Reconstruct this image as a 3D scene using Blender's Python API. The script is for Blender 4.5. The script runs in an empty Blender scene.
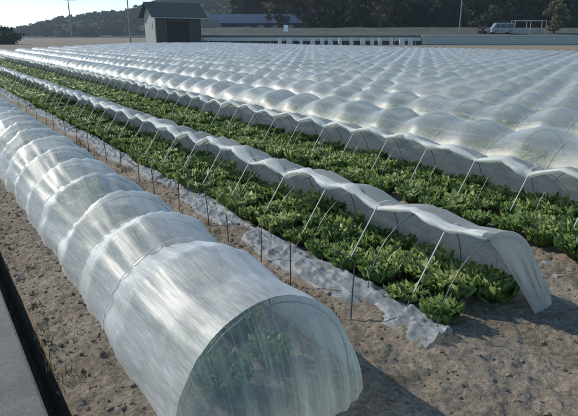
import bpy, math, random
import numpy as np
from mathutils import Vector, Matrix

random.seed(7); RNG = np.random.default_rng(7)
S = bpy.context.scene
COL = S.collection
R = math.radians

# ------------------------------------------------------------------ camera
CAM_H = 1.8
YAW, PITCH = R(33.45), R(17.31)
cam = bpy.data.cameras.new('camera'); cam.sensor_width = 36; cam.lens = 34.57
cam.clip_start = 0.05; cam.clip_end = 4000
camo = bpy.data.objects.new('camera', cam); COL.objects.link(camo)
camo.location = (0, 0, CAM_H); camo.rotation_euler = (math.pi/2 - PITCH, 0, -YAW)
S.camera = camo

# ------------------------------------------------------------------ light
SUN_EL, SUN_AZ = R(35), R(-31)          # azimuth clockwise from +Y
sunv = Vector((math.sin(SUN_AZ)*math.cos(SUN_EL), math.cos(SUN_AZ)*math.cos(SUN_EL), math.sin(SUN_EL)))
W = bpy.data.worlds.new('World'); S.world = W; W.use_nodes = True
wn = W.node_tree.nodes; wl = W.node_tree.links
bg = wn['Background']; sky = wn.new('ShaderNodeTexSky')
sky.sky_type = 'NISHITA'; sky.sun_disc = False
sky.sun_elevation = SUN_EL; sky.sun_rotation = SUN_AZ
sky.air_density = 0.8; sky.dust_density = 0.0; sky.ozone_density = 2.0
wb = wn.new('ShaderNodeMix'); wb.data_type = 'RGBA'; wb.blend_type = 'MULTIPLY'; wb.inputs[0].default_value = 1
wb.inputs[7].default_value = (.88, .98, .975, 1)            # white balance of the photograph
wl.new(sky.outputs[0], wb.inputs[6]); wl.new(wb.outputs[2], bg.inputs[0]); bg.inputs[1].default_value = 0.145
sl = bpy.data.lights.new('sun', 'SUN'); sl.energy = 3.0; sl.angle = R(0.9); sl.color = (1.0, 0.94, 0.83)
so = bpy.data.objects.new('sun', sl); COL.objects.link(so); so.location = (-20, 20, 30)
so.rotation_euler = sunv.to_track_quat('Z', 'Y').to_euler()
S.view_settings.view_transform = 'Standard'; S.view_settings.look = 'None'
S.view_settings.exposure = 0.42; S.view_settings.gamma = 1.0; S.view_settings.use_curve_mapping = False
S.cycles.use_denoising = True
S.cycles.transparent_max_bounces = 40; S.cycles.max_bounces = 8
S.cycles.transmission_bounces = 6; S.cycles.diffuse_bounces = 3; S.cycles.glossy_bounces = 3
S.cycles.sample_clamp_indirect = 4.0

# ------------------------------------------------------------------ helpers
def hash2(i, j, s):
    n = (i.astype(np.int64)*374761393 + j.astype(np.int64)*668265263 + s*1442695041) & 0xffffffff
    n = ((n ^ (n >> 13))*1274126177) & 0xffffffff
    return ((n ^ (n >> 16)) & 0xffff)/65535.0
def vnoise(x, y, s=0):
    x = np.asarray(x, float); y = np.asarray(y, float)
    i = np.floor(x); j = np.floor(y); u = x-i; v = y-j
    u = u*u*(3-2*u); v = v*v*(3-2*v)
    a = hash2(i, j, s); b = hash2(i+1, j, s); c = hash2(i, j+1, s); d = hash2(i+1, j+1, s)
    return (a*(1-u)+b*u)*(1-v)+(c*(1-u)+d*u)*v*1.0 - 0.5
def fbm(x, y, s=0, oc=4, lac=2.1, g=0.5):
    t = 0; a = 1
    for k in range(oc):
        t = t + a*vnoise(x, y, s+k*17); x = x*lac+3.1; y = y*lac+1.7; a *= g
    return t

class MB:
    def __init__(s): s.v = []; s.f = []
    def add(s, v, f):
        n = len(s.v); s.v += [tuple(p) for p in v]; s.f += [tuple(i+n for i in q) for q in f]; return s
    def box(s, c, d, rz=0.0):
        cx, cy, cz = c; x, y, z = d[0]/2, d[1]/2, d[2]/2; ca, sa = math.cos(rz), math.sin(rz)
        P = []
        for k in (-z, z):
            for a, b in ((-x, -y), (x, -y), (x, y), (-x, y)):
                P.append((cx+a*ca-b*sa, cy+a*sa+b*ca, cz+k))
        return s.add(P, [(3, 2, 1, 0), (4, 5, 6, 7), (0, 1, 5, 4), (1, 2, 6, 5), (2, 3, 7, 6), (3, 0, 4, 7)])
    def tube(s, pts, r, n=6, cap=True):
        pts = [Vector(p) for p in pts]; m = len(pts)
        rr = r if hasattr(r, '__len__') else [r]*m
        V = []; F = []
        for i, p in enumerate(pts):
            t = (pts[min(i+1, m-1)]-pts[max(i-1, 0)])
            t = t.normalized() if t.length > 1e-9 else Vector((0, 0, 1))
            a = t.orthogonal() if abs(t.z) > .95 else t.cross(Vector((0, 0, 1)))
            a.normalize(); b = t.cross(a)
            for k in range(n):
                q = 2*math.pi*k/n
                V.append(p+(a*math.cos(q)+b*math.sin(q))*rr[i])
        for i in range(m-1):
            for k in range(n):
                F.append((i*n+k, i*n+(k+1) % n, (i+1)*n+(k+1) % n, (i+1)*n+k))
        if cap: F.append(tuple(range(n))[::-1]); F.append(tuple(range((m-1)*n, m*n)))
        return s.add(V, F)
    def build(s, name, mat, parent=None, smooth=False):
        return mesh_obj(name, s.v, s.f, mat, parent, smooth)

def mesh_obj(name, v, f, mat, parent=None, smooth=False):
    me = bpy.data.meshes.new(name); me.from_pydata([tuple(map(float, p)) for p in v], [], f); me.update()
    if smooth: me.polygons.foreach_set('use_smooth', np.ones(len(me.polygons), bool))
    me.materials.append(mat)
    o = bpy.data.objects.new(name, me); COL.objects.link(o)
    if parent: o.parent = parent
    return o
def grid_obj(name, P, mat, parent=None, smooth=True, flat=None):
    """P: array (n, m, 3) -> quad sheet"""
    n, m, _ = P.shape
    me = bpy.data.meshes.new(name)
    idx = np.arange(n*m).reshape(n, m)
    q = np.stack([idx[:-1, :-1], idx[1:, :-1], idx[1:, 1:], idx[:-1, 1:]], -1).reshape(-1, 4)
    me.vertices.add(n*m); me.vertices.foreach_set('co', P.reshape(-1).astype(np.float32))
    me.loops.add(q.size); me.loops.foreach_set('vertex_index', q.reshape(-1).astype(np.int32))
    me.polygons.add(len(q)); me.polygons.foreach_set('loop_start', np.arange(0, q.size, 4, dtype=np.int32))
    me.polygons.foreach_set('use_smooth', np.full(len(q), smooth))
    me.update(calc_edges=True)
    if flat is None: flat = P
    a = me.attributes.new('flat', 'FLOAT_VECTOR', 'POINT'); a.data.foreach_set('vector', np.ascontiguousarray(flat, np.float32).reshape(-1))
    me.materials.append(mat)
    o = bpy.data.objects.new(name, me); COL.objects.link(o)
    if parent: o.parent = parent
    return o
def quads_obj(name, V, F, mat, parent=None, smooth=False, attr=None):
    """V (n,3), F (k,4) numpy arrays; attr: per-vertex float 'tone'"""
    me = bpy.data.meshes.new(name)
    me.vertices.add(len(V)); me.vertices.foreach_set('co', np.asarray(V, np.float32).reshape(-1))
    me.loops.add(F.size); me.loops.foreach_set('vertex_index', F.reshape(-1).astype(np.int32))
    me.polygons.add(len(F)); me.polygons.foreach_set('loop_start', np.arange(0, F.size, 4, dtype=np.int32))
    me.polygons.foreach_set('use_smooth', np.full(len(F), smooth))
    me.update(calc_edges=True)
    if attr is not None:
        a = me.attributes.new('tone', 'FLOAT', 'POINT'); a.data.foreach_set('value', np.asarray(attr, np.float32))
    me.materials.append(mat)
    o = bpy.data.objects.new(name, me); COL.objects.link(o)
    if parent: o.parent = parent
    return o
def tag(o, label=None, cat=None, group=None, kind=None):
    if label: o['label'] = label
    if cat: o['category'] = cat
    if group: o['group'] = group
    if kind: o['kind'] = kind
    return o
def thing(name, label, cat, loc=(0, 0, 0), rz=0, group=None):
    o = bpy.data.objects.new(name, None); COL.objects.link(o); o.empty_display_size = .2
    o.location = loc; o.rotation_euler = (0, 0, rz)
    return tag(o, label, cat, group)
def dup(o, parent=None, loc=None):
    c = o.copy(); COL.objects.link(c)
    if parent: c.parent = parent
    if loc is not None: c.location = loc
    return c
ORD = ['', 'first', 'second', 'third', 'fourth', 'fifth', 'sixth', 'seventh', 'eighth', 'ninth', 'tenth', 'eleventh',
       'twelfth', 'thirteenth', 'fourteenth', 'fifteenth', 'sixteenth', 'seventeenth', 'eighteenth', 'nineteenth',
       'twentieth', 'twenty-first', 'twenty-second', 'twenty-third', 'twenty-fourth', 'twenty-fifth', 'twenty-sixth',
       'twenty-seventh', 'twenty-eighth', 'twenty-ninth', 'thirtieth']

# ------------------------------------------------------------------ materials
def new_mat(name):
    m = bpy.data.materials.new(name); m.use_nodes = True
    n = m.node_tree.nodes; l = m.node_tree.links
    return m, n, l, n['Principled BSDF']
def noise(n, l, scale, detail=5, rough=.6, coord='Object', stretch=None, loc=None):
    tc = n.new('ShaderNodeTexCoord'); mp = n.new('ShaderNodeMapping')
    if stretch: mp.inputs['Scale'].default_value = stretch
    if loc: mp.inputs['Location'].default_value = loc
    l.new(tc.outputs[coord], mp.inputs['Vector'])
    t = n.new('ShaderNodeTexNoise'); t.inputs['Scale'].default_value = scale
    t.inputs['Detail'].default_value = detail; t.inputs['Roughness'].default_value = rough
    l.new(mp.outputs[0], t.inputs['Vector']); return t
def ramp(n, l, src, stops):
    r = n.new('ShaderNodeValToRGB'); e = r.color_ramp.elements
    while len(e) < len(stops): e.new(.5)
    for k, (p, c) in enumerate(stops):
        e[k].position = p; e[k].color = (*c, 1) if hasattr(c, '__len__') else (c, c, c, 1)
    l.new(src, r.inputs[0]); return r
def bump(n, l, src, bsdf, strength, dist):
    b = n.new('ShaderNodeBump'); b.inputs['Strength'].default_value = strength; b.inputs['Distance'].default_value = dist
    l.new(src, b.inputs['Height']); l.new(b.outputs[0], bsdf.inputs['Normal']); return b
def simple(name, c1, c2, scale=6, rough=.8, bmp=.3, bd=.01, stretch=None, spec=.3, metal=0):
    m, n, l, b = new_mat(name)
    t = noise(n, l, scale, stretch=stretch); r = ramp(n, l, t.outputs['Fac'], [(.3, c1), (.7, c2)])
    l.new(r.outputs[0], b.inputs['Base Color']); b.inputs['Roughness'].default_value = rough
    b.inputs['Specular IOR Level'].default_value = spec; b.inputs['Metallic'].default_value = metal
    if bmp: bump(n, l, t.outputs['Fac'], b, bmp, bd)
    return m

def film_mat(name, haze, streak, white=(.86, .9, .9), rough=.42, gl=.24, stretch=(48, 4.5, 1), bs=.4, tint=(.95, .97, .96)):
    m, n, l, b = new_mat(name); n.remove(b)
    out = n['Material Output']
    fa = n.new('ShaderNodeAttribute'); fa.attribute_name = 'flat'      # the sheet laid out flat, in metres
    mp = n.new('ShaderNodeMapping'); mp.inputs['Scale'].default_value = stretch; l.new(fa.outputs['Vector'], mp.inputs['Vector'])
    t = n.new('ShaderNodeTexNoise'); t.inputs['Scale'].default_value = 1; t.inputs['Detail'].default_value = 4; t.inputs['Roughness'].default_value = .6
    l.new(mp.outputs[0], t.inputs['Vector'])
    t2 = noise(n, l, 2.3, 3, .55)
    mpb = n.new('ShaderNodeMapping'); mpb.inputs['Scale'].default_value = (stretch[0]*2.7, stretch[1]*1.5, 1); mpb.inputs['Location'].default_value = (3, 5, 0)
    l.new(fa.outputs['Vector'], mpb.inputs['Vector'])
    tb = n.new('ShaderNodeTexNoise'); tb.inputs['Scale'].default_value = 1; tb.inputs['Detail'].default_value = 2; l.new(mpb.outputs[0], tb.inputs['Vector'])
    ra = ramp(n, l, t.outputs['Fac'], [(.40, 0.0), (.68, .6)]); rb = ramp(n, l, tb.outputs['Fac'], [(.50, 0.0), (.66, .8)])
    r = n.new('ShaderNodeMath'); r.operation = 'ADD'; l.new(ra.outputs[0], r.inputs[0]); l.new(rb.outputs[0], r.inputs[1])
    # haze amount of the film = base + streaks + blotches, thicker along grazing lines of sight
    mu = n.new('ShaderNodeMath'); mu.operation = 'MULTIPLY_ADD'
    l.new(r.outputs[0], mu.inputs[0]); mu.inputs[1].default_value = streak; mu.inputs[2].default_value = haze
    m2 = n.new('ShaderNodeMath'); m2.operation = 'MULTIPLY_ADD'
    l.new(t2.outputs['Fac'], m2.inputs[0]); m2.inputs[1].default_value = .46; m2.inputs[2].default_value = -.23
    ad = n.new('ShaderNodeMath'); ad.operation = 'ADD'; l.new(mu.outputs[0], ad.inputs[0]); l.new(m2.outputs[0], ad.inputs[1])
    lw = n.new('ShaderNodeLayerWeight'); lw.inputs['Blend'].default_value = .35
    m3 = n.new('ShaderNodeMath'); m3.operation = 'MULTIPLY_ADD'; m3.use_clamp = True
    l.new(lw.outputs['Facing'], m3.inputs[0]); m3.inputs[1].default_value = .42; l.new(ad.outputs[0], m3.inputs[2])
    tr = n.new('ShaderNodeBsdfTransparent'); tr.inputs[0].default_value = (*tint, 1)
    df = n.new('ShaderNodeBsdfDiffuse'); df.inputs[0].default_value = (*white, 1)
    tl = n.new('ShaderNodeBsdfTranslucent'); tl.inputs[0].default_value = (*white, 1)
    mdt = n.new('ShaderNodeMixShader'); mdt.inputs[0].default_value = .45
    l.new(df.outputs[0], mdt.inputs[1]); l.new(tl.outputs[0], mdt.inputs[2])
    mx = n.new('ShaderNodeMixShader'); l.new(m3.outputs[0], mx.inputs[0]); l.new(tr.outputs[0], mx.inputs[1]); l.new(mdt.outputs[0], mx.inputs[2])
    go = n.new('ShaderNodeBsdfGlossy'); go.inputs['Roughness'].default_value = rough; go.inputs[0].default_value = (1, 1, 1, 1)
    bp = n.new('ShaderNodeBump'); bp.inputs['Strength'].default_value = bs; bp.inputs['Distance'].default_value = .008
    l.new(t.outputs['Fac'], bp.inputs['Height']); l.new(bp.outputs[0], go.inputs['Normal'])
    fr = n.new('ShaderNodeFresnel'); fr.inputs['IOR'].default_value = 1.5
    mf = n.new('ShaderNodeMath'); mf.operation = 'MULTIPLY_ADD'; mf.use_clamp = True
    l.new(fr.outputs[0], mf.inputs[0]); mf.inputs[1].default_value = gl*1.6; mf.inputs[2].default_value = gl*.12
    fx = n.new('ShaderNodeMixShader'); l.new(mf.outputs[0], fx.inputs[0]); l.new(mx.outputs[0], fx.inputs[1]); l.new(go.outputs[0], fx.inputs[2])
    l.new(fx.outputs[0], out.inputs['Surface'])
    return m
M = {}
M['film'] = film_mat('tunnel_film', .27, .27, white=(.88, .895, .86), gl=.24, bs=.18, rough=.46)
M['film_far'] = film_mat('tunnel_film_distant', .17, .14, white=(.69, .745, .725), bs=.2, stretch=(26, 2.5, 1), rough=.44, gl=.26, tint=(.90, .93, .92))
M['film_open'] = film_mat('opened_film', .56, .2, white=(.52, .50, .44), gl=.15)
M['film_end'] = film_mat('end_film', .20, .18, white=(.74, .82, .72), stretch=(30, 2.2, 1), gl=.2)
M['roll'] = film_mat('gathered_film', .62, .3, white=(.86, .86, .80), gl=.10, stretch=(40, 6, 40))
M['mulch'] = film_mat('mulch_film', .44, .34, white=(.47, .51, .53), bs=.12, gl=.008, rough=.42, stretch=(18, 9, 18))
M['steel'] = simple('hoop_steel', (.10, .11, .11), (.2, .2, .19), 20, .5, 0, metal=.6)
M['cord'] = simple('cord', (.62, .62, .58), (.78, .78, .74), 30, .7, 0)
M['stake'] = simple('dark_stake', (.07, .06, .05), (.13, .11, .09), 25, .85, .3, .004, stretch=(1, 1, .2))

def soil_mat():
    m, n, l, b = new_mat('soil')
    t = noise(n, l, 1.3, 8, .65); t2 = noise(n, l, 34, 6, .7); t3 = noise(n, l, .05, 4, .6)
    r = ramp(n, l, t.outputs['Fac'], [(.25, (.165, .13, .092)), (.5, (.27, .222, .165)), (.75, (.37, .315, .245))])
    r2 = ramp(n, l, t2.outputs['Fac'], [(.3, .45), (.52, .95), (.72, 1.45)])
    mm = n.new('ShaderNodeMix'); mm.data_type = 'RGBA'; mm.blend_type = 'MULTIPLY'; mm.inputs[0].default_value = 1
    l.new(r.outputs[0], mm.inputs[6]); l.new(r2.outputs[0], mm.inputs[7])
    # patches of moss and short weeds
    t4 = noise(n, l, 2.6, 6, .7, loc=(7, 3, 0)); r4 = ramp(n, l, t4.outputs['Fac'], [(.56, 0.0), (.68, .55)])
    m4 = n.new('ShaderNodeMix'); m4.data_type = 'RGBA'; l.new(r4.outputs[0], m4.inputs[0])
    l.new(mm.outputs[2], m4.inputs[6]); m4.inputs[7].default_value = (.075, .085, .035, 1)
    l.new(m4.outputs[2], b.inputs['Base Color']); b.inputs['Roughness'].default_value = .95
    b.inputs['Specular IOR Level'].default_value = .15
    bump(n, l, t2.outputs['Fac'], b, .8, .02)
    return m
M['soil'] = soil_mat()
def concrete_mat():
    m, n, l, b = new_mat('concrete')
    t = noise(n, l, 1.6, 8, .7); t2 = noise(n, l, 60, 4, .6)
    r = ramp(n, l, t.outputs['Fac'], [(.3, (.10, .10, .09)), (.5, (.155, .155, .14)), (.72, (.21, .21, .19))])
    r2 = ramp(n, l, t2.outputs['Fac'], [(.3, .75), (.7, 1.15)])
    mm = n.new('ShaderNodeMix'); mm.data_type = 'RGBA'; mm.blend_type = 'MULTIPLY'; mm.inputs[0].default_value = 1
    l.new(r.outputs[0], mm.inputs[6]); l.new(r2.outputs[0], mm.inputs[7])
    l.new(mm.outputs[2], b.inputs['Base Color']); b.inputs['Roughness'].default_value = .9
    bump(n, l, t2.outputs['Fac'], b, .35, .006)
    return m
M['concrete'] = concrete_mat()
def leaf_mat(name, dark, light, tip, trans=.35, rough=.45):
    m, n, l, b = new_mat(name)
    out = n['Material Output']
    at = n.new('ShaderNodeAttribute'); at.attribute_name = 'tone'
    oi = n.new('ShaderNodeObjectInfo'); t = noise(n, l, 22, 3)
    a = n.new('ShaderNodeMath'); a.operation = 'MULTIPLY_ADD'; l.new(oi.outputs['Random'], a.inputs[0]); a.inputs[1].default_value = .42
    l.new(at.outputs['Fac'], a.inputs[2])
    c = n.new('ShaderNodeMath'); c.operation = 'MULTIPLY_ADD'; l.new(t.outputs['Fac'], c.inputs[0]); c.inputs[1].default_value = .3; l.new(a.outputs[0], c.inputs[2])
    r = ramp(n, l, c.outputs[0], [(.25, dark), (.7, light), (1.15, tip)])
    r.color_ramp.elements[-1].position = 1.0
    l.new(r.outputs[0], b.inputs['Base Color']); b.inputs['Roughness'].default_value = rough
    b.inputs['Specular IOR Level'].default_value = .35
    tl = n.new('ShaderNodeBsdfTranslucent'); l.new(r.outputs[0], tl.inputs[0])
    mx = n.new('ShaderNodeMixShader'); mx.inputs[0].default_value = trans
    l.new(b.outputs[0], mx.inputs[1]); l.new(tl.outputs[0], mx.inputs[2]); l.new(mx.outputs[0], out.inputs['Surface'])
    return m
M['lettuce'] = leaf_mat('lettuce_leaf', (.058, .125, .028), (.165, .26, .06), (.38, .44, .16))
M['wood'] = leaf_mat('wood_foliage', (.012, .03, .016), (.024, .05, .024), (.045, .075, .03), .15, .7)
M['tree_green'] = leaf_mat('tree_yellowgreen', (.07, .085, .035), (.12, .13, .055), (.17, .16, .075), .25, .7)
M['tree_brown'] = leaf_mat('tree_brown', (.06, .055, .04), (.095, .082, .06), (.13, .11, .08), .2, .8)
M['bark'] = simple('bark', (.06, .05, .04), (.11, .09, .07), 8, .9, .5, .03, stretch=(1, 1, .2))
M['hill'] = simple('hill_cover', (.012, .026, .022), (.024, .04, .03), .02, .95, .6, 3)
M['bank'] = simple('bank_grass', (.05, .058, .045), (.105, .105, .085), .35, .95, .4, .1)
M['asphalt'] = simple('asphalt', (.05, .052, .055), (.075, .075, .078), 3, .9, .2, .01)
M['wall'] = simple('wall_concrete', (.25, .31, .29), (.34, .39, .36), 1.2, .85, .2, .01, stretch=(1, 1, 3))
M['cap'] = simple('wall_cap', (.36, .39, .38), (.46, .48, .47), 2, .85, .2, .01)
M['white'] = simple('white_paint', (.66, .68, .68), (.8, .8, .8), 5, .6, 0)
M['block'] = simple('weathered_white', (.34, .36, .36), (.62, .63, .62), 2.5, .8, .2, .01)
M['rail'] = simple('grey_rail', (.34, .35, .34), (.45, .45, .43), 3, .6, 0)
M['shed_sunlit'] = simple('sunlit_boards', (.30, .30, .28), (.40, .39, .36), 2, .85, .3, .02, stretch=(6, 6, .3))  # sunlight on the shed's side wall, put into a lighter board colour
M['shed_shaded'] = simple('shaded_boards', (.035, .035, .032), (.07, .068, .06), 2, .85, .3, .02, stretch=(6, 6, .3))  # shade on the walls turned from the sun, put into a darker colour
M['shed_roof'] = simple('dark_roof', (.03, .045, .045), (.055, .07, .07), 2, .8, .3, .02, stretch=(4, .3, 1))
M['black'] = simple('interior_dark', (.01, .01, .01), (.02, .02, .02), 3, .9, 0)
M['blue_roof'] = simple('blue_roof', (.03, .055, .10), (.05, .08, .13), .8, .6, .2, .02)
M['blue_wall'] = simple('blue_wall', (.02, .035, .08), (.035, .055, .11), .8, .7, .1, .02)
M['house'] = simple('grey_house', (.2, .22, .23), (.3, .31, .31), 1, .8, .1, .02)
M['glass'] = simple('dark_glass', (.015, .02, .022), (.03, .035, .04), 1, .12, 0, spec=.6)
M['van'] = simple('van_paint', (.17, .2, .205), (.22, .25, .25), 1, .35, 0, spec=.5)
M['red'] = simple('red_paint', (.07, .025, .028), (.10, .035, .035), 1, .35, 0, spec=.5)
M['tyre'] = simple('tyre', (.012, .012, .012), (.025, .025, .025), 4, .9, 0)
M['pole'] = simple('pole_concrete', (.2, .2, .19), (.3, .3, .28), 3, .9, 0)
M['weed'] = leaf_mat('weed_leaf', (.05, .075, .025), (.09, .11, .04), (.15, .14, .06), .3, .7)
M['straw'] = simple('dry_straw', (.2, .16, .1), (.34, .28, .18), 20, .9, 0)

# ------------------------------------------------------------------ layout
FW = Vector((math.sin(YAW), math.cos(YAW), 0)); RT = Vector((math.cos(YAW), -math.sin(YAW), 0))
RZV = -YAW                                           # rotation that lines a building up with the far road
def place(L, D, z=0.0):
    """a point L metres to the right and D metres ahead, measured along the far road's own axes"""
    p = FW*D + RT*L; return Vector((p.x, p.y, z))

FORE_X, NEAR_X, FAR_X = 1.25, 2.95, 5.0
ROWS = [7.08 + 2.13*k for k in range(19)]
Y0 = 2.05
HW, HH = 0.53, 0.60
def row_end(x): return min(48+1.55*x, 96.0)

# ------------------------------------------------------------------ ground
def ground_height(x, y):
    base = np.zeros_like(x)
    near = np.clip(1.0-np.hypot(x-2, y-3)/26, 0, 1)
    h = fbm(x*1.4, y*1.4, 3, 3)*.05 + fbm(x*9, y*9, 9, 3)*.034 + np.abs(fbm(x*20, y*20, 21, 3))*.04
    bedm = np.zeros_like(x)
    for c in (FORE_X, NEAR_X, FAR_X, ROWS[0], ROWS[1]):
        bedm = np.maximum(bedm, np.clip(1.25-np.abs(x-c)/.62, 0, .25)*4*np.clip((y-1.35+.25*vnoise(x*3, y*2, 66))/.6, 0, 1))
    base += bedm*.05 - .035
    out = base*np.clip(near*3, 0, 1) + h*np.clip(near*1.6, 0, 1)*(1-.35*bedm)*.85
    out -= .02*(1-np.clip(near*3, 0, 1))
    # gentle undulation of the far fields
    d = np.clip(1-np.abs(x-.32)/.075, 0, .3)/.3*(y < 60)*(y > -6)
    out = out-d*.34
    far = np.clip((np.hypot(x, y)-130)/200, 0, 1)
    return out + far*fbm(x*.01, y*.01, 40, 3)*1.2
def axis(a, b, step, lo, hi, g=1.09):
    mid = list(np.arange(a, b, step)); s = step; r = [mid[-1]]; 
    while r[-1] < hi: s *= g; r.append(r[-1]+s)
    s = step; q = [mid[0]]
    while q[-1] > lo: s *= g; q.append(q[-1]-s)
    return np.array(q[:0:-1]+mid+r[1:])
gx = axis(.2, 4.6, .016, -700, 1150); gy = axis(.6, 7.0, .018, -150, 1250)
GX, GY = np.meshgrid(gx, gy, indexing='ij')
tag(grid_obj('ground', np.stack([GX, GY, ground_height(GX, GY)], -1), M['soil']), kind='structure')
# concrete strip at the left, a low step above the soil
pm = MB(); pts = [(-1.6, .0), (-1.6, .125), (.25, .125), (.262, .118), (.268, -.6)]
ys = np.arange(-6, 60, .5)
PV = np.array([[(x + (.012*vnoise(y*1.3, 0.5, 5) if x > 0 else 0), y, z) for x, z in pts] for y in ys])
tag(grid_obj('concrete_path', PV, M['concrete'], smooth=False), kind='structure')

# ------------------------------------------------------------------ tunnels
def ring(y, s, cx, w, h, th, seed, wr=0.012):
    pass
def tunnel_profile(ys, bay, sag, y0):
    t = np.abs(((ys-y0)/bay) % 1.0 - .5)*2           # 1 on a hoop, 0 under a cord
    return 1.0 - sag*(1-np.power(t, .85))
def hoop_y(k, bay, seed, jit=.07):
    k = np.asarray(k, float)
    return bay*(k+jit*2*(hash2(k, k*0+3, seed+55)-.5)*(k > 0))+(.06 if seed == 11 else 0)*(k > 0)   # the foreground tunnel starts with a long bay
def bay_pos(y, bay, seed, n):
    ks = np.arange(-1, n+3); return np.interp(y, hoop_y(ks, bay, seed), ks)
def film_sheet(cx, y0, y1, bay, nper, nth, sag, w=HW, h=HH, th0=0.0, th1=math.pi, wr=.01, seed=0, flange=.10, taut=0, pinch=.3):
    nb = int((y1-y0)/bay); hk = hoop_y(np.arange(nb+2), bay, seed)
    ys = np.concatenate([np.linspace(hk[k], hk[k+1], nper, endpoint=False) for k in range(nb)]+[[hk[nb]]])
    kb = np.arange(len(ys))/nper
    th = np.linspace(th0, th1, nth)
    YY, TH = np.meshgrid(ys, th, indexing='ij'); KB = np.repeat(kb[:, None], nth, 1)
    bayi = np.floor(KB)
    sg = sag*(.55+.9*hash2(bayi, bayi*0, seed+5))
    t = np.abs(KB % 1.0-.5)*2
    sg = np.where(bayi < taut, .06, sg)
    s = 1.0-sg*(1-t)*np.clip(.3+np.sin(TH), 0, 1)
    n = (fbm(TH*5.5, YY*1.2, seed, 3)*wr*2 + fbm(TH*17, YY*1.6, seed+9, 2)*wr)*np.clip((YY-y0)/.12, .15, 1)
    fl = np.stack([TH*.57+seed*1.3, YY, 0*YY], -1)
    hj = 1+.05*hash2(np.floor(KB+.5), bayi*0, seed+77)
    rad = s*hj
    X = cx + np.cos(TH)*(w*(1-pinch+pinch*s) + n*1.0)
    Z = np.maximum(np.sin(TH), 0)*(h*rad + n)
    P = np.stack([X, YY+n*.6, Z-.01], -1)
    if flange:                                        # the skirt that lies on the soil
        a = P[:, :1].copy(); a[:, 0, 0] += flange*(1 if th0 < .1 else -1)*(.7+.6*(hash2(np.arange(len(ys)), np.zeros(len(ys)), seed)))
        a[:, 0, 2] = -.09
        parts = [a, P]; fp = [fl[:, :1]-[.1, 0, 0], fl]
        if th1 > 3:
            b = P[:, -1:].copy(); b[:, 0, 0] -= flange*(.7+.6*hash2(np.arange(len(ys)), np.ones(len(ys))*3, seed))
            b[:, 0, 2] = -.09
            parts.append(b); fp.append(fl[:, -1:]+[.1, 0, 0])
        P = np.concatenate(parts, 1); fl = np.concatenate(fp, 1)
    return P, fl
def arch_pts(w, h, n=16, a0=0.0, a1=math.pi, sink=.12):
    p = [(w*math.cos(a), 0, h*math.sin(a)) for a in np.linspace(a0, a1, n)]
    if a0 == 0: p = [(w, 0, -sink)]+p
    if abs(a1-math.pi) < 1e-6: p = p+[(-w, 0, -sink)]
    return p
hoop_mb = MB().tube(arch_pts(HW-.03, HH-.032), .0045, 6)
cord_mb = MB().tube(arch_pts(HW+.006, HH*.905+.006, 20, sink=.02), .0035, 5)
hoop_thin = MB().tube(arch_pts(HW-.03, HH-.032), .0036, 6)
hoop_lo = MB().tube(arch_pts(HW-.035, HH-.035, 11), .007, 4)

def closed_tunnel(cx, y0, y1, bay, sag, label, seed, nper=8, nth=28, taut=0, pinch=.3, hoops=True, cords=True, mat='film', hoop_to=99, lo=False, w=HW, group='closed plastic tunnels'):
    t = thing('plastic_tunnel', label, 'tunnel', (cx, y0, 0), group=group)
    P, fl = film_sheet(0, 0, y1-y0, bay, nper, nth, sag, w=w, wr=.015 if taut else .01, seed=seed, taut=taut, pinch=pinch)
    grid_obj('film', P, M[mat], t, flat=fl)
    if hoops:
        proto = None
        for k in range(min(int((y1-y0)/bay)+1, 98)):
            if y0+k*bay > hoop_to: break
            if proto is None: o = proto = (hoop_lo if lo else hoop_mb).build('hoop', M['steel'], t)
            else: o = dup(proto, t)
            o.location = (0, float(hoop_y(k, bay, seed)), 0); o.scale = (w/HW, 1, 1)
    if cords:
        a_ = np.linspace(0, math.pi, 28)
        for k in range(taut, min(int((y1-y0)/bay), 98)):
            if y0+k*bay > hoop_to*.6: break
            sg = float(sag*(.55+.9*hash2(np.array([k]), np.array([0]), seed+5)[0]))
            s_ = 1-sg*np.clip(.3+np.sin(a_), 0, 1)
            hj_ = 1+.05*.5*float(hash2(np.array([k]), np.array([0]), seed+77)[0]+hash2(np.array([k+1]), np.array([0]), seed+77)[0])
            pts_ = [((w*(1-pinch+pinch*q)+.008)*math.cos(a), 0, max(math.sin(a), 0)*HH*q*hj_+.008) for a, q in zip(a_, s_)]
            o = MB().tube([(pts_[0][0], 0, -.04)]+pts_+[(pts_[-1][0], 0, -.04)], .0032, 5).build('cord', M['cord'], t)
            o.location = (0, float(hoop_y(k, bay, seed)+hoop_y(k+1, bay, seed))/2, 0)
    return t
# the foreground tunnel and its end sheet
FB = .74
fore = closed_tunnel(FORE_X, Y0, Y0+FB*30, FB, .25, 'large closed clear plastic tunnel in the foreground beside the concrete path', 11,
                     nper=22, nth=56, group=None, taut=1, pinch=.6)
th = np.linspace(0, math.pi, 60); tt = np.linspace(0, 1, 16)
TH, TT = np.meshgrid(th, tt, indexing='ij')
top = np.stack([HW*np.cos(TH), 0*TH, HH*np.sin(TH)], -1)
fold = .018*np.sin(TH*23)+.03*vnoise(TH*9, TT*1.3, 4)
bot = np.stack([HW*.98*np.cos(TH)+.05*vnoise(TH*5, TH*0, 8)*np.sin(TH), -.27*np.sin(TH)**.6, 0*TH-.005], -1)
EP = top*(1-TT[..., None])+bot*TT[..., None]
EP[..., 1] -= .07*np.sin(TT*math.pi)*np.sin(TH)
EP[..., 1] += fold*np.sin(TT*math.pi*.9)*np.sin(TH)-.01*np.sin(TT*math.pi)
grid_obj('end_sheet', EP, M['film_end'], fore, flat=np.stack([TH*.57, TT*.6, 0*TT], -1))

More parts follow.
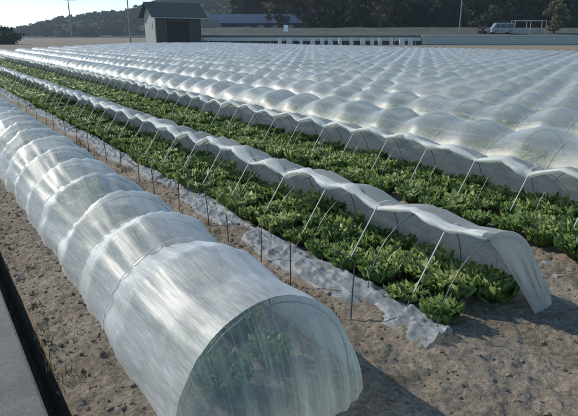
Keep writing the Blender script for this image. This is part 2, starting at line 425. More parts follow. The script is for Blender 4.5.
names = 'behind the farther opened lettuce bed'
for k, x in enumerate(ROWS):
    y1 = row_end(x)
    near = k < 3
    lab = f'closed plastic tunnel, {ORD[k+1]} row behind the farther opened lettuce bed' if k < len(ROWS)-1 else 'closed plastic tunnel, last row next to the brown strip below the road wall'
    closed_tunnel(x, Y0+.45+.12*k, y1, .95, .205, lab, 100+k, nper=8 if near else 6, nth=24 if near else 12,
                  hoops=k < 9, cords=k < 3, mat='film_far', hoop_to=(30 if near else 26), lo=not near, w=.65)

# the two opened tunnels: the film hangs as a curtain on the far side of the hoops
def opened_tunnel(cx, y0, y1, label, seed):
    bay = .66
    t = thing('opened_tunnel', label, 'tunnel', (cx, y0, 0), group='opened plastic tunnels')
    hj = lambda y: 1+.05*(hash2(np.floor(np.asarray(y)/bay+.5), np.zeros_like(np.asarray(y)), seed+77)-.5)
    P, fl = film_sheet(0, 0, y1-y0, bay, 12, 26, .13, th0=0.0, th1=math.pi*.56, wr=.014, seed=seed)
    grid_obj('film', P, M['film_open'], t, flat=fl)
    # gathered edge that runs along the top
    top = P[:, -1]; npr = 12
    rr = .022+.035*np.abs(fbm(top[:, 1]*3.1, top[:, 1]*0, seed+3, 4))*2
    V = []
    for q in range(npr):
        a = 2*math.pi*q/npr
        rad = rr*(1+.5*vnoise(top[:, 1]*9, np.full(len(top), q*1.7), seed+8))
        V.append(np.stack([top[:, 0]+rad*1.45*math.cos(a), top[:, 1], top[:, 2]+rad*.75*math.sin(a)+.012], -1))
    V.append(V[0])
    grid_obj('gathered_edge', np.stack(V, 1), M['roll'], t)
    h0 = c0 = p0 = None
    for k in range(min(int((y1-y0)/bay)+1, 99)):
        if h0 is None: o = h0 = hoop_thin.build('hoop', M['steel'], t)
        else: o = dup(h0, t)
        o.location = (0, float(hoop_y(k, bay, seed)), 0)
    zt = HH*.88
    cm = MB().tube([(HW+.02, 0, -.02), (HW*.9, 0, .27), (HW*.5, 0, zt-.08), (.0, 0, zt+.035), (-.1, 0, zt+.03), (-.40, 0, .11), (-.47, 0, -.02)], .0048, 5)
    for k in range(min(int((y1-y0)/bay), 99)):
        if c0 is None: o = c0 = cm.build('cord', M['cord'], t)
        else: o = dup(c0, t)
        o.location = (0, float(hoop_y(k, bay, seed)+hoop_y(k+1, bay, seed))/2, 0)
    # loose end of the curtain, pulled down to the soil in front of the end hoop
    a = np.linspace(0, math.pi*.56, 30); b = np.linspace(0, 1, 14); A, B = np.meshgrid(a, b, indexing='ij')
    q0 = np.stack([HW*np.cos(A), 0*A, HH*np.sin(A)], -1)
    q1 = np.stack([HW*(.62+.42*np.cos(A)), -.11-.05*np.sin(A), .0*A], -1)
    Q = q0*(1-B[..., None])+q1*B[..., None]
    Q[..., 0] += (.016*np.sin(A*19)+.03*vnoise(A*9, B*1.5, 5))*np.sin(B*3); Q[..., 1] += .03*vnoise(A*11, B*2, 15)*np.sin(B*3)
    grid_obj('end_sheet', Q, M['film_open'], t, flat=np.stack([A*.57, B*.6, 0*B], -1))
    return t
opened_tunnel(NEAR_X, Y0, 36, 'opened plastic tunnel over the nearer lettuce bed, film hung on its far side', 31)
opened_tunnel(FAR_X, Y0+.1, 44, 'opened plastic tunnel over the farther lettuce bed, film hung on its far side', 47)

# crumpled mulch film along the bed edges
def mulch(cx, y0, y1, w, label, seed, step=.018):
    ys = np.arange(y0, y1, step); u = np.linspace(0, 1, 34)
    YY, U = np.meshgrid(ys, u, indexing='ij')
    wob = fbm(YY*.9, YY*0, seed, 3)
    X = cx + (U-.5)*w*(1+.5*vnoise(YY*1.1, U*0, seed+2)) + wob*.10
    rg = lambda fx, fy, q: 1-2*np.abs(vnoise(X*fx+YY*1.3, YY*fy-X*2, seed+q))*1.6
    cr = np.clip(rg(7, 3.2, 4), 0, 1)**2*.036 + np.clip(rg(15, 8, 6), 0, 1)**2*.022 + np.clip(rg(40, 26, 8), 0, 1)**2*.014
    gap = fbm(X*1.3, YY*.8, seed+9, 3)
    Z = .012+cr*np.clip(np.sin(np.pi*np.clip(U, 0, 1))*2, 0, 1) - np.clip(gap-.36, 0, .3)*.6
    Z += .05*U
    Z = np.where((U < .02) | (U > .98), -.05, Z)
    o = grid_obj('mulch_film', np.stack([X, YY, Z], -1), M['mulch'])
    tag(o, label, 'film', 'crumpled film strips at the bed edges'); return o
mulch(2.40, 1.98, 30, .25, 'crumpled silvery film strip along the near edge of the nearer lettuce bed', 61)
mulch(4.14, 2.2, 34, .24, 'crumpled silvery film strip along the near edge of the farther lettuce bed', 71, .045)

# ------------------------------------------------------------------ lettuces
def lettuce_arrays(seed, leaves=40, nu=11, nv=9, size=1.0):
    r = np.random.default_rng(seed); V = []; F = []; T = []; base = 0
    for k in range(leaves):
        f = k/leaves
        az = k*2.39996+r.normal(0, .25)
        tilt = (1.35-.9*f)+r.normal(0, .12)            # outer leaves lie flat, inner ones stand
        ln = (.155-.04*f)*size*r.uniform(.85, 1.15); wd = (.225-.075*f)*size*r.uniform(.85, 1.2)
        ph = r.uniform(0, 6.28, 3); fr = r.uniform(7, 12)
        u = np.linspace(-1, 1, nu); v = np.sin(np.linspace(0, 1, nv)*math.pi/2)**.9
        Uu, Vv = np.meshgrid(u, v, indexing='ij')
        prof = (.16+.84*np.clip(Vv/.6, 0, 1)**.8)*np.sqrt(1-np.clip((Vv-.5)/.5, 0, .999)**3.2)*(1+.10*np.sin(Vv*fr*2.3+ph[2])*np.abs(Uu))
        x = Uu*wd*.5*prof
        arc = tilt*(.30+.55*Vv+.55*Vv**2*(1-.6*f))                            # angle from vertical grows towards the tip
        step = ln*np.diff(Vv, axis=1, prepend=0)*(1-.12*np.abs(Uu)**2)
        rad = np.cumsum(np.sin(arc), 1)*step; zz = np.cumsum(np.cos(arc), 1)*step
        cup = (np.abs(Uu)**2)*.035*(1-.5*f)
        ruf = (np.sin(Uu*fr*.9+Vv*fr+ph[0])*.011+np.sin(Vv*fr*2.0+ph[1]+Uu*2)*np.abs(Uu)*.024+np.sin(Uu*fr*1.3+ph[2])*.017*Vv**2+np.sin(Vv*fr*3.3+ph[0]*2)*Uu**2*.016)*(.3+Vv)
        zz = zz+cup+ruf+.012; rad = rad+.012+ruf*.6
        ca, sa = math.cos(az), math.sin(az)
        P = np.stack([rad*ca-x*sa, rad*sa+x*ca, zz], -1).reshape(-1, 3)
        idx = np.arange(nu*nv).reshape(nu, nv)+base
        q = np.stack([idx[:-1, :-1], idx[1:, :-1], idx[1:, 1:], idx[:-1, 1:]], -1).reshape(-1, 4)
        tn = .12+.30*f+r.uniform(-.1, .16)+.30*np.clip(Vv-.5, 0, 1)+.14*Uu**2+.10*(np.abs(Uu) < .1)
        V.append(P); F.append(q); T.append(tn.reshape(-1)); base += nu*nv
    return np.concatenate(V), np.concatenate(F), np.concatenate(T)
protos = []
for s in range(7):
    V, F, T = lettuce_arrays(200+s, leaves=38+s % 4*3, size=1.15)
    protos.append((V, F, T))
first = {}
def put_lettuce(x, y, z, label, group, big=1.0):
    i = random.randrange(7)
    if i not in first:
        V, F, T = protos[i]
        o = quads_obj('lettuce', V, F, M['lettuce'], smooth=True, attr=T); first[i] = o
    else:
        o = dup(first[i])
    s = big*random.uniform(.78, 1.2)
    o.location = (x, y, z); o.rotation_euler = (random.uniform(-.12, .12), random.uniform(-.12, .12), random.uniform(0, 6.28)); o.scale = (s, s, s*random.uniform(.9, 1.15))
    tag(o, label, 'lettuce', group)
LANES = {'nearer': [(-.33, 'near-edge lane'), (-.06, 'middle lane'), (.21, 'far lane')],
         'farther': [(-.62, 'near-edge lane'), (-.34, 'second lane'), (-.06, 'third lane'), (.22, 'far lane')]}
low = [lettuce_arrays(300+s, leaves=15, nu=3, nv=4, size=1.2) for s in range(5)]
def lettuce_mass(name, spots):
    V = []; F = []; T = []; b = 0
    for (x, y, z) in spots:
        v, f, t = low[random.randrange(5)]; a = random.uniform(0, 6.28); s = random.uniform(.85, 1.2)
        c, d = math.cos(a)*s, math.sin(a)*s
        V.append(np.stack([v[:, 0]*c-v[:, 1]*d+x, v[:, 0]*d+v[:, 1]*c+y, v[:, 2]*s+z], -1)); F.append(f+b); T.append(t+random.uniform(0, .3)); b += len(v)
    return tag(quads_obj(name, np.concatenate(V), np.concatenate(F), M['lettuce'], smooth=True, attr=np.concatenate(T)), kind='stuff')
for cx, y0, nb, bed, yend, word in ((NEAR_X, Y0, 22, 'nearer', 36, 'nearer'), (FAR_X, Y0+.1, 19, 'farther', 44, 'farther')):
    mass = []
    for li, (dx, lane) in enumerate(LANES[bed]):
        for k in range(int((yend-y0)/.33)):
            gap, pos = divmod(k, 2)
            y = y0+.10+k*.33+(li % 2)*.16+random.uniform(-.04, .04); x = cx+dx+random.uniform(-.04, .04); z = .015
            if gap < nb:
                w = 'front' if pos == 0 else 'back'
                where = 'before the first cord' if gap == 0 else f'between the {ORD[gap]} and {ORD[gap+1]} cords'
                put_lettuce(x, y, z, f'{w} lettuce {where}, {lane} of the {word} opened bed', f'lettuces in the {word} opened bed', 1.17)
            else: mass.append((x, y, z))
    lettuce_mass('far_lettuces', mass)
for li, (dx, lane) in enumerate(((-.17, 'left lane'), (.15, 'right lane'))):
    for k in range(6):
        put_lettuce(FORE_X+dx+random.uniform(-.03, .03), Y0+.22+k*.36+.1*li, .015, f'{ORD[k+1]} lettuce from the front end, {lane} inside the closed foreground tunnel', 'lettuces inside the foreground tunnel', .95)
sp = []
for x in ROWS[:8]:
    for dx in (-.22, 0, .22):
        for y in np.arange(2.6, 40, .40): sp.append((x+dx*.9+random.uniform(-.05, .05), y+random.uniform(-.08, .08), 0))
for y in np.arange(Y0+2.5, 20, .4):
    for dx in (-.17, .14): sp.append((FORE_X+dx, y, 0))
lettuce_mass('covered_lettuces', sp)

# ------------------------------------------------------------------ stakes along the near bed
for k, y in enumerate([2.55, 3.2, 3.72, 4.24, 4.76, 5.45, 6.1, 6.8, 7.5, 8.2, 9.0, 9.8, 10.7, 11.6, 12.6, 13.7, 14.8, 16.0]):
    h = random.uniform(.26, .40); lx, ly = random.uniform(-.03, .03), random.uniform(-.03, .03)
    o = MB().tube([(0, 0, -.12), (lx*.5, ly*.5, h*.5), (lx, ly, h), (lx*1.05, ly*1.05, h+.012)], [.005, .0048, .0042, .0025], 7).build('stake', M['stake'])
    o.location = (2.17+random.uniform(-.04, .04), y, 0)
    tag(o, f'{ORD[k+1]} thin dark stake from the front along the edge of the nearer lettuce bed', 'stake', 'thin dark stakes along the bed')

# weeds, straw and crumbs on the soil
def blades(name, n, xr, yr, mat, hr, wr):
    V = []; F = []; T = []
    for i in range(n):
        x, y = random.uniform(*xr), random.uniform(*yr)
        if vnoise(np.array([x*1.7]), np.array([y*1.7]), 91)[0] < .06: continue
        for j in range(random.randint(3, 7)):
            a = random.uniform(0, 6.28); h = random.uniform(*hr); w = random.uniform(*wr); lean = random.uniform(.2, 1.1)*h
            c, s = math.cos(a), math.sin(a); px, py = x+random.uniform(-.02, .02), y+random.uniform(-.02, .02); b = len(V)
            V += [(px-s*w, py+c*w, -.01), (px+s*w, py-c*w, -.01), (px+c*lean+s*w*.4, py+s*lean-c*w*.4, h), (px+c*lean-s*w*.4, py+s*lean+c*w*.4, h)]
            F.append((b, b+1, b+2, b+3)); T += [random.uniform(0, .8)]*4
    return tag(quads_obj(name, np.array(V), np.array(F), mat, attr=T), kind='stuff')
blades('weeds', 900, (1.75, 2.3), (2.0, 14), M['weed'], (.02, .07), (.002, .005))
blades('weeds', 260, (.36, .7), (1.2, 12), M['weed'], (.015, .05), (.002, .004))
def scatter(name, n, xr, yr, mat, seed):
    r = np.random.default_rng(seed); V = []; F = []
    g3 = [(x, y, z) for x in (-1, 0, 1) for y in (-1, 0, 1) for z in (-1, 0, 1)]
    ix = {p: i for i, p in enumerate(g3)}; cube = np.array(g3, float); nr = np.linalg.norm(cube, axis=1); nr[nr == 0] = 1; cube /= nr[:, None]
    fq = []
    for ax in range(3):
        for sd in (-1, 1):
            for u in (-1, 0):
                for v in (-1, 0):
                    c4 = []
                    for du, dv in ((0, 0), (1, 0), (1, 1), (0, 1)):
                        p = [u+du, v+dv]; p.insert(ax, sd); c4.append(ix[tuple(p)])
                    fq.append(c4)
    fq = np.array(fq)
    for i in range(n):
        s = .0025+.016*r.random()**5
        p = cube*s*r.uniform(.6, 1.25, (27, 1))*np.array([r.uniform(.8, 1.4), r.uniform(.7, 1.1), r.uniform(.55, .95)]); a = r.uniform(0, 6.28); c, d = math.cos(a), math.sin(a)
        p = np.stack([p[:, 0]*c-p[:, 1]*d, p[:, 0]*d+p[:, 1]*c, p[:, 2]], -1)
        x, y = r.uniform(*xr), r.uniform(*yr)
        z = float(ground_height(np.array([x]), np.array([y]))[0])
        V.append(p+np.array([x, y, z+s*.1])); F.append(fq+27*i)
    return tag(quads_obj(name, np.concatenate(V), np.concatenate(F), mat, smooth=False), kind='stuff')
scatter('soil_clods', 2600, (.3, .78), (1.3, 9), M['soil'], 1)
blades('dry_straw', 900, (1.7, 4.4), (.8, 7), M['straw'], (.006, .02), (.001, .0025))
scatter('soil_clods', 6500, (1.6, 4.4), (.9, 8), M['soil'], 2)

# ------------------------------------------------------------------ far side: bank, road wall, barrier
BK = -YAW
def zrow(*a): return np.array(a)
Lx = np.linspace(-22, 260, 90)
prof = [(109.6, -.6), (109.6, 1.72), (113, 1.80), (119, 2.3), (126, 3.3), (150, 3.6), (420, 5.0)]
PB = np.array([[tuple(place(L, D, z+(fbm(np.array([L*.2]), np.array([D*.2]), 6)[0]*.25 if D > 112 else 0))) for D, z in prof] for L in Lx])
tag(grid_obj('embankment', PB, M['bank'], smooth=False), kind='structure')
def vbox(mb, L, D, z, dl, dd, dz): p = place(L, D, z); mb.box((p.x, p.y, p.z), (dl, dd, dz), BK)
w = MB(); vbox(w, 138, 109.2, .55, 226, .5, 2.1)
wt = thing('road_wall', 'long low blue-grey concrete wall holding up the road at the field end', 'wall', place(25, 109.2))
def part(mb, name, mat, t, smooth=False):
    o = mb.build(name, mat, t, smooth)
    o.matrix_parent_inverse = Matrix.LocRotScale(t.location, t.rotation_euler, None).inverted(); return o
part(w, 'wall_face', M['wall'], wt)
w = MB(); vbox(w, 138, 109.15, 1.69, 226, .7, .18); part(w, 'coping', M['cap'], wt)
w = MB(); vbox(w, 138, 108.75, -.05, 226, .38, .3); part(w, 'foot_shade', M['shed_shaded'], wt)  # dark strip that paints the shadow line along the wall foot
# low rail with white blocks on the left half
w = MB(); vbox(w, .5, 109.0, 1.05, 48.6, .12, .62)
rl = thing('roadside_rail', 'long pale grey rail behind the white roadside blocks', 'rail', place(0, 109.0))
part(w, 'beam', M['cap'], rl)
for k in range(13):
    w = MB(); vbox(w, -23+k*3.9, 109.15, .3, .14, .14, .9); part(w, 'post', M['rail'], rl)
b0 = None
for k in range(14):
    p = place(-1.5+k*1.88+random.uniform(-.3, .3), 108.45)
    if b0 is None:
        m = MB(); m.add([(-.55, -.25, 0), (.55, -.25, 0), (.55, .25, 0), (-.55, .25, 0), (-.45, -.12, 1.25), (.45, -.12, 1.25), (.45, .12, 1.25), (-.45, .12, 1.25)],
                        [(3, 2, 1, 0), (4, 5, 6, 7), (0, 1, 5, 4), (1, 2, 6, 5), (2, 3, 7, 6), (3, 0, 4, 7)])
        o = b0 = m.build('barrier_block', M['block'])
    else: o = dup(b0)
    o.location = (p.x, p.y, .0); o.rotation_euler = (0, 0, BK+random.uniform(-.25, .25)); o.scale = (random.uniform(.6, 1.05), 1, random.uniform(.84, 1.04))
    tag(o, f'white roadside block, {ORD[k+1]} from the left in front of the pale rail', 'block', 'white blocks in a row along the road')

# ------------------------------------------------------------------ sheds and houses far off
def prism_roof(mb, w, d, z0, z1, over=.5, th=.18, cx=0, cy=0):
    """gable roof with its ridge along local x"""
    X = w/2+over; Y = d/2+over; dz = (z1-z0)/(d/2)*over
    V = []
    for x in (-X, X):
        for y, z in ((-Y, z0-dz), (0, z1), (Y, z0-dz)): V += [(cx+x, cy+y, z), (cx+x, cy+y, z+th)]
    F = [(0, 6, 8, 2), (2, 8, 10, 4), (1, 3, 9, 7), (3, 5, 11, 9), (0, 1, 7, 6), (4, 10, 11, 5), (0, 2, 3, 1), (2, 4, 5, 3), (6, 7, 9, 8), (8, 9, 11, 10)]
    return mb.add(V, F)
def walls_with_gables(mb, w, d, h, hr, t=.15):
    X, Y = w/2, d/2
    V = [(-X, -Y, -.3), (X, -Y, -.3), (X, Y, -.3), (-X, Y, -.3), (-X, -Y, h), (X, -Y, h), (X, Y, h), (-X, Y, h), (-X, 0, hr), (X, 0, hr)]
    return mb.add(V, [(0, 1, 5, 4), (2, 3, 7, 6), (1, 2, 6, 9, 5), (3, 0, 4, 8, 7), (4, 5, 9, 8), (7, 8, 9, 6)])
bw, bd = 9.0, 5.2
barn = thing('farm_shed', 'farm shed with a sunlit side wall and shaded front at the end of the tunnels', 'shed', (41.7, 102.0, 0), 0)
m = MB(); m.add([(-bw/2, -bd/2, -.3), (-bw/2, bd/2, -.3), (-bw/2, bd/2, 5.5), (-bw/2, 0, 7.2), (-bw/2, -bd/2, 5.5)], [(0, 1, 2, 3, 4)])
m.box((-bw/2+.1, 0, 2.6), (.16, bd-.02, 5.7)); m.build('side_wall', M['shed_sunlit'], barn)
m = MB(); m.tube([(-bw/2-.9, -bd/2-.98, 4.72), (bw/2+.9, -bd/2-.98, 4.70)], .07, 8); m.tube([(bw/2-.1, -bd/2-.06, 4.6), (bw/2-.1, -bd/2-.06, .1)], .05, 6); m.build('gutter', M['rail'], barn)
m = MB()
m.box((0, bd/2-.1, 2.6), (bw-.02, .16, 5.7)); m.box((bw/2-.1, 0, 2.6), (.16, bd-.3, 5.7)); m.build('back_wall', M['shed_shaded'], barn)
m = MB(); m.box((-bw/2+1.2, -bd/2+.1, 2.6), (2.1, .14, 5.7)); m.box((bw/2-1.3, -bd/2+.1, 2.6), (2.4, .14, 5.7)); m.box((0.1, -bd/2+.1, 4.75), (4.2, .14, 1.4)); 
for k in range(22):
    xb = -bw/2+.2+k*.41
    if -2.1 < xb < 2.2: m.box((xb, -bd/2+.01, 4.75), (.05, .04, 1.38))
    else: m.box((xb, -bd/2+.01, 2.6), (.05, .04, 5.66))
m.build('front_wall', M['shed_shaded'], barn)
m = MB(); m.box((-1.0, -bd/2+.22, 2.0), (2.05, .06, 4.1)); m.build('opening_shade', M['black'], barn)  # near-black panels painting the shaded inside of the shed's front opening
m = MB(); m.box((1.1, -bd/2+.30, 2.0), (2.05, .06, 4.1)); m.build('opening_shade', M['black'], barn)
m = MB(); m.box((-bw/2-.02, -.9, 3.4), (.06, 1.4, 1.1)); m.build('window', M['glass'], barn)
m = MB(); prism_roof(m, bw, bd, 5.45, 7.3, .9); m.build('roof', M['shed_roof'], barn)
def house(L, D, z, w, d, h, hr, wall, roof, name, label, cat, nwin, rz=0):
    p = place(L, D, z); t = thing(name, label, cat, p, BK+rz)
    walls_with_gables(MB(), w, d, h, hr).build('wall', M[wall], t)
    m = MB(); prism_roof(m, w, d, h, hr+.06, .6); m.build('roof', M[roof], t)
    for k in range(nwin):
        x = -w/2+(k+.5)*w/nwin
        o = MB().box((x, -d/2-.03, h*.55), (w/nwin*.45, .08, h*.4)).build('window', M['glass'], t)
    return t
house(-8, 172, 2.6, 29, 9, 2.6, 4.8, 'blue_wall', 'blue_roof', 'long_shed', 'long low shed with a blue roof below the dark wood', 'shed', 7)
house(-21.5, 150, 1.6, 6.0, 6, 2.2, 3.6, 'house', 'shed_roof', 'small_house', 'small grey house right of the farm shed', 'house', 2, .3)
house(-33.5, 215, 2.0, 7.5, 6, 2.2, 3.6, 'house', 'blue_roof', 'small_house', 'little pale house with a blue roof below the left hill', 'house', 2, -.2)
t = thing('marker_sign', 'small white sign board on a post at the roadside', 'sign', place(-.6, 112, 1.7), BK)
MB().box((0, 0, 1.35), (.85, .05, 1.2)).build('board', M['white'], t); MB().box((0, .06, .5), (.09, .07, 1.3)).build('post', M['rail'], t)
# open pipe frame beside the van
t = thing('pipe_frame', 'open grey pipe shelter frame right of the parked van', 'frame', place(48.2, 117.5, 2.05), BK)
for x in (-3.1, 0, 3.1):
    for y in (-1, 1): MB().box((x, y, 1.2), (.1, .1, 2.5)).build('post', M['rail'], t)
for y, z in ((-1, 2.5), (1, 2.5), (-1, 1.0)): MB().box((0, y, z), (6.3, .12, .14)).build('bar', M['rail'], t)
MB().box((0, .8, .45), (6.0, .1, .9)).build('panel', M['rail'], t)

# ------------------------------------------------------------------ cars
def car(name, label, cat, loc, rz, prof, glass, width, mat, wheels, wr):
    """prof: side outline (x, z); glass: list of side window outlines"""
    t = thing(name, label, cat, loc, rz)
    n = len(prof); V = []; F = []
    for y, k in ((-width/2, 1.0), (-width/2*.96, 1), (width/2*.96, 1), (width/2, 1.0)):
        inset = .96 if abs(y) == width/2 else 1.0
        zc = .75
        for x, z in prof:
            tuck = 1-.16*max(0, z-1.0) if abs(y) >= width/2*.95 else 1
            V.append((x*inset, y*tuck, zc+(z-zc)*inset))
    for r_ in range(3):
        for i in range(n): F.append((r_*n+i, r_*n+(i+1) % n, (r_+1)*n+(i+1) % n, (r_+1)*n+i))
    F.append(tuple(range(n))); F.append(tuple(range(3*n, 4*n))[::-1])
    mesh_obj('body', V, F, mat, t, False)
    for g in glass:
        for s in (-1, 1):
            k = len(g); vv = []
            for off in (.012, -.03):
                for x, z in g:
                    vv.append((x, s*(width/2*(1-.16*max(0, z-1.0))+off), z))
            ff = [tuple(range(k)), tuple(range(k, 2*k))[::-1]]+[(i, (i+1) % k, k+(i+1) % k, k+i) for i in range(k)]
            mesh_obj('side_window', vv, ff, M['glass'], t)
    for x in wheels:
        for s in (-1, 1):
            wv = []; wf = []; N = 18
            for yy, rr in ((0, wr*.6), (.0, wr), (.19, wr), (.19, wr*.6)):
                for q in range(N): wv.append((x+rr*math.cos(q*2*math.pi/N), s*(width/2-.17+yy), wr+rr*math.sin(q*2*math.pi/N)))
            for a in range(3):
                for q in range(N): wf.append((a*N+q, a*N+(q+1) % N, (a+1)*N+(q+1) % N, (a+1)*N+q))
            wo = mesh_obj('wheel', wv, wf, M['tyre'], t)
            hv = [(x+wr*.62*math.cos(q*2*math.pi/N), s*(width/2+.012), wr+wr*.62*math.sin(q*2*math.pi/N)) for q in range(N)]
            hv += [(a_, b_-s*.12, c_) for a_, b_, c_ in hv]
            mesh_obj('hub', hv, [tuple(range(N)), tuple(range(N, 2*N))[::-1]]+[(q, (q+1) % N, N+(q+1) % N, N+q) for q in range(N)], M['rail'], wo)
    return t
vp = [(-2.2, .35), (2.2, .35), (2.25, .9), (2.2, 1.95), (2.0, 2.12), (-1.3, 2.12), (-1.55, 1.98), (-2.1, 1.15), (-2.28, .95), (-2.3, .5)]
vg = [[(-1.75, 1.2), (-1.35, 1.85), (-.75, 1.85), (-.75, 1.2)], [(-.6, 1.2), (-.6, 1.85), (.6, 1.85), (.6, 1.2)], [(.75, 1.2), (.75, 1.85), (1.95, 1.85), (1.95, 1.2)]]
van = car('parked_van', 'pale grey van parked on the road bank facing left', 'van', place(42.4, 116, 2.0), BK, vp, vg, 1.75, M['van'], (-1.4, 1.4), .34)
mesh_obj('windscreen', [(-2.06, -.72, 1.2), (-2.06, .72, 1.2), (-1.56, .62, 1.93), (-1.56, -.62, 1.93), (-2.0, -.72, 1.18), (-2.0, .72, 1.18), (-1.5, .62, 1.91), (-1.5, -.62, 1.91)],
         [(0, 1, 2, 3), (4, 7, 6, 5), (0, 4, 5, 1), (1, 5, 6, 2), (2, 6, 7, 3), (3, 7, 4, 0)], M['glass'], van)
for s in (-1, 1): MB().box((-2.27, s*.62, .82), (.12, .34, .2)).build('headlight', M['white'], van)
MB().box((-2.3, 0, .5), (.14, 1.7, .24)).build('bumper', M['white'], van)
cp = [(-1.7, .3), (1.7, .3), (1.75, .75), (1.62, 1.0), (1.25, 1.45), (-.5, 1.47), (-1.05, 1.0), (-1.65, .85), (-1.75, .6)]
cg = [[(-.9, 1.0), (-.45, 1.38), (.1, 1.4), (.1, 1.0)], [(.2, 1.0), (.2, 1.4), (1.15, 1.38), (1.4, 1.02)]]
rc = car('parked_car', 'small dark red car parked end-on left of the grey van', 'car', place(38.8, 117.2, 2.05), BK+R(78), cp, cg, 1.55, M['red'], (-1.1, 1.1), .28)
mesh_obj('windscreen', [(-1.06, -.62, 1.02), (-1.06, .62, 1.02), (-.56, .55, 1.44), (-.56, -.55, 1.44), (-1.0, -.62, 1.0), (-1.0, .62, 1.0), (-.5, .55, 1.42), (-.5, -.55, 1.42)],
         [(0, 1, 2, 3), (4, 7, 6, 5), (0, 4, 5, 1), (1, 5, 6, 2), (2, 6, 7, 3), (3, 7, 4, 0)], M['glass'], rc)
for s in (-1, 1): MB().box((-1.7, s*.52, .7), (.1, .28, .15)).build('headlight', M['white'], rc)

# ------------------------------------------------------------------ poles
def pole(L, D, z, h, label, arms, r=.16):
    t = thing('utility_pole', label, 'pole', place(L, D, z), BK)
    MB().tube([(0, 0, -.5), (0, 0, h*.5), (0, 0, h)], [r, r*.85, r*.65], 10).build('post', M['pole'], t)
    for za, wa, off in arms:
        a = MB().box((off, 0, h-za), (wa, .14, .16)).build('crossarm', M['pole'], t)
        for q in (-.4, 0, .4):
            MB().tube([(off+q*wa, 0, h-za+.08), (off+q*wa, 0, h-za+.34)], .05, 6).build('insulator', M['white'], a)
pole(-93.4, 250, 1, 15.5, 'thin far utility pole with a crossarm, standing on the left hill foot', [(.8, 5.2, 1.0)], .3)
pole(-36.9, 135, 0, 15, 'tall utility pole rising just left of the farm shed', [(1.0, 2.4, 0), (2.2, 2.0, 0)], .17)
pole(34.5, 118, 2, 8, 'pale slim pole in front of the dark wood left of the van', [(.4, 1.3, -.5)], .13)

# ------------------------------------------------------------------ trees and wood
def crown(seed, h, w, n_clump, n_leaf, leaf, z0=.25, shape='round'):
    r = np.random.default_rng(seed); V = []; F = []; T = []
    cs = []
    for k in range(n_clump):
        f = r.random(); zz = z0*h+(1-z0)*h*f
        prof = (math.sin(math.pi*min(1, .12+.86*f))**.7) if shape == 'round' else (1.05-f)
        a = r.uniform(0, 6.28); rad = w*.5*prof*math.sqrt(r.random())
        cs.append((rad*math.cos(a), rad*math.sin(a), zz, w*r.uniform(.10, .2)))
    b = 0
    for (x, y, z, s) in cs:
        tn = r.uniform(0, .7)
        d = r.normal(0, 1, (n_leaf, 3)); d /= np.linalg.norm(d, axis=1)[:, None]
        c = np.array([x, y, z])+d*s*r.uniform(.4, 1.1, (n_leaf, 1))*np.array([1, 1, .75])
        u = r.normal(0, 1, (n_leaf, 3)); u /= np.linalg.norm(u, axis=1)[:, None]
        v = np.cross(u, d+.3*r.normal(0, 1, (n_leaf, 3))); v /= np.linalg.norm(v, axis=1)[:, None]+1e-9
        q = leaf*r.uniform(.6, 1.4, (n_leaf, 1))
        P = np.stack([c-u*q-v*q*.6, c+u*q-v*q*.6, c+u*q+v*q*.6, c-u*q+v*q*.6], 1).reshape(-1, 3)
        V.append(P); F.append(np.arange(4*n_leaf).reshape(-1, 4)+b); T.append(np.full(4*n_leaf, tn)+r.uniform(-.1, .1, 4*n_leaf)); b += 4*n_leaf
    return np.concatenate(V), np.concatenate(F), np.concatenate(T)
def tree(L, D, z, h, w, mat, label, seed, n=40, leaf=.16, z0=.28, group=None, cat='tree'):
    t = thing('tree', label, cat, place(L, D, z), random.uniform(0, 6), group)
    V, F, T = crown(seed, h, w, n, 70, leaf, z0)
    quads_obj('crown', V, F, M[mat], t, attr=T)
    m = MB(); r = random.Random(seed)
    m.tube([(0, 0, -.4), (.05*h*.1, 0, h*.3), (0, .02*h, h*.75)], [h*.028, h*.02, h*.006], 8)
    for k in range(6):
        a = r.uniform(0, 6.28); zz = h*r.uniform(.22, .5); l = w*r.uniform(.25, .42)
        m.tube([(0, 0, zz), (math.cos(a)*l*.5, math.sin(a)*l*.5, zz+h*.1), (math.cos(a)*l, math.sin(a)*l, zz+h*.24)], [h*.012, h*.008, h*.003], 6)
    m.build('trunk', M['bark'], t, True)
    return t
tree(52.8, 116, 2.0, 6.2, 4.6, 'tree_green', 'yellowish green bushy tree at the right end of the road bank', 5, 46, .17, .18)
tree(-2.5, 146, 3.4, 13, 8, 'tree_brown', 'brown bare-looking tree left of the other one above the blue shed', 15, 60, .26, .15)
tree(4.3, 148, 3.4, 14, 8, 'tree_brown', 'brown bare-looking tree standing right of the white sign', 16, 60, .26, .15)
tree(22, 140, 3.4, 11, 6, 'tree_brown', 'brownish thin tree at the edge of the wood in the middle', 17, 40, .24, .2)
tree(-58, 118, 0, 2.8, 6.5, 'wood', 'dark bushy tree at the far left end of the fields', 18, 40, .2, .05)

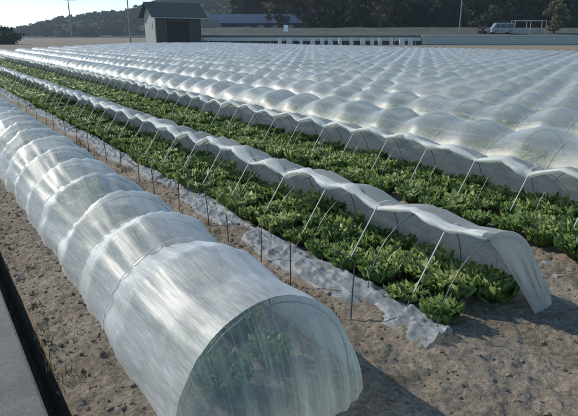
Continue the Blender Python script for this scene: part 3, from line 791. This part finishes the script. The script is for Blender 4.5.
def hill_z(L, D):
    # distance-dependent ridge: low on the left, climbing behind the wood on the right
    keyL = np.array([-900, -420, -330, -300, -270, -235, -195, -170, -150, -120, -60, 0, 200, 500, 900.])
    keyH = np.array([-9, -7, -3, 3, 8, 14, 18, 19, 25, 34, 50, 62, 76, 76, 60.])
    s = np.interp(L*600/np.maximum(D, 1), keyL, keyH)
    up = np.clip((D-330)/270, 0, 1); dn = 1-np.clip((D-620)/500, 0, .6)
    return s*(up*up*(3-2*up))*dn
hl = np.linspace(-620, 640, 130); hd = np.linspace(320, 900, 56)
HL, HD = np.meshgrid(hl, hd, indexing='ij')
HZ = hill_z(HL, HD)+fbm(HL*.03, HD*.03, 12, 4)*5*np.clip((HD-340)/120, 0, 1)-1
HP = np.stack([FW.x*HD+RT.x*HL, FW.y*HD+RT.y*HL, HZ], -1)
tag(grid_obj('hills', HP, M['hill']), kind='structure')
# the wood that covers the hills and closes the view behind the road
wood_p = [crown(400+k, 11, 8, 30, 52, .27, .06) for k in range(5)]
hill_p = [crown(450+k, 7, 9, 14, 24, .42, .03) for k in range(5)]
def wood(name, spots, protos, mat):
    V = []; F = []; T = []; b = 0
    for (x, y, z, s) in spots:
        v, f, t = protos[random.randrange(len(protos))]; a = random.uniform(0, 6.28); c, d = math.cos(a)*s, math.sin(a)*s
        V.append(np.stack([v[:, 0]*c-v[:, 1]*d+x, v[:, 0]*d+v[:, 1]*c+y, v[:, 2]*s+z], -1)); F.append(f+b); T.append(t+random.uniform(-.1, .3)); b += len(v)
    return tag(quads_obj(name, np.concatenate(V), np.concatenate(F), M[mat], attr=np.concatenate(T)), kind='stuff')
sp = []
for k in range(290):
    D = random.uniform(150, 235); L = random.uniform(-.06*D-6, 1.1*D)
    if L < 6 and D < 190: D += 45
    p = place(L, D, 3.2); sp.append((p.x, p.y, p.z, random.uniform(.8, 1.7)))
wood('wood', sp, wood_p, 'wood')
sp = []
for k in range(2600):
    D = random.uniform(380, 640); L = random.uniform(-.62*D, .35*D)
    z = float(hill_z(np.array([L]), np.array([D]))[0])
    if z < 2: continue
    p = place(L, D, z-2); sp.append((p.x, p.y, p.z, random.uniform(.7, 1.25)*min(1, .45+z*.03)))
wood('hill_wood', sp, hill_p, 'wood')

# ------------------------------------------------------------------ air
hm = bpy.data.materials.new('haze_air'); hm.use_nodes = True; hn = hm.node_tree.nodes
hn.remove(hn['Principled BSDF']); pv = hn.new('ShaderNodeVolumePrincipled')
pv.inputs['Density'].default_value = .00028; pv.inputs['Color'].default_value = (.80, .90, 1.0, 1); pv.inputs['Anisotropy'].default_value = .3
hm.node_tree.links.new(pv.outputs[0], hn['Material Output'].inputs['Volume'])
hz = MB().box((250, 600, 60), (2300, 1800, 150)).build('haze', hm); tag(hz, kind='stuff')
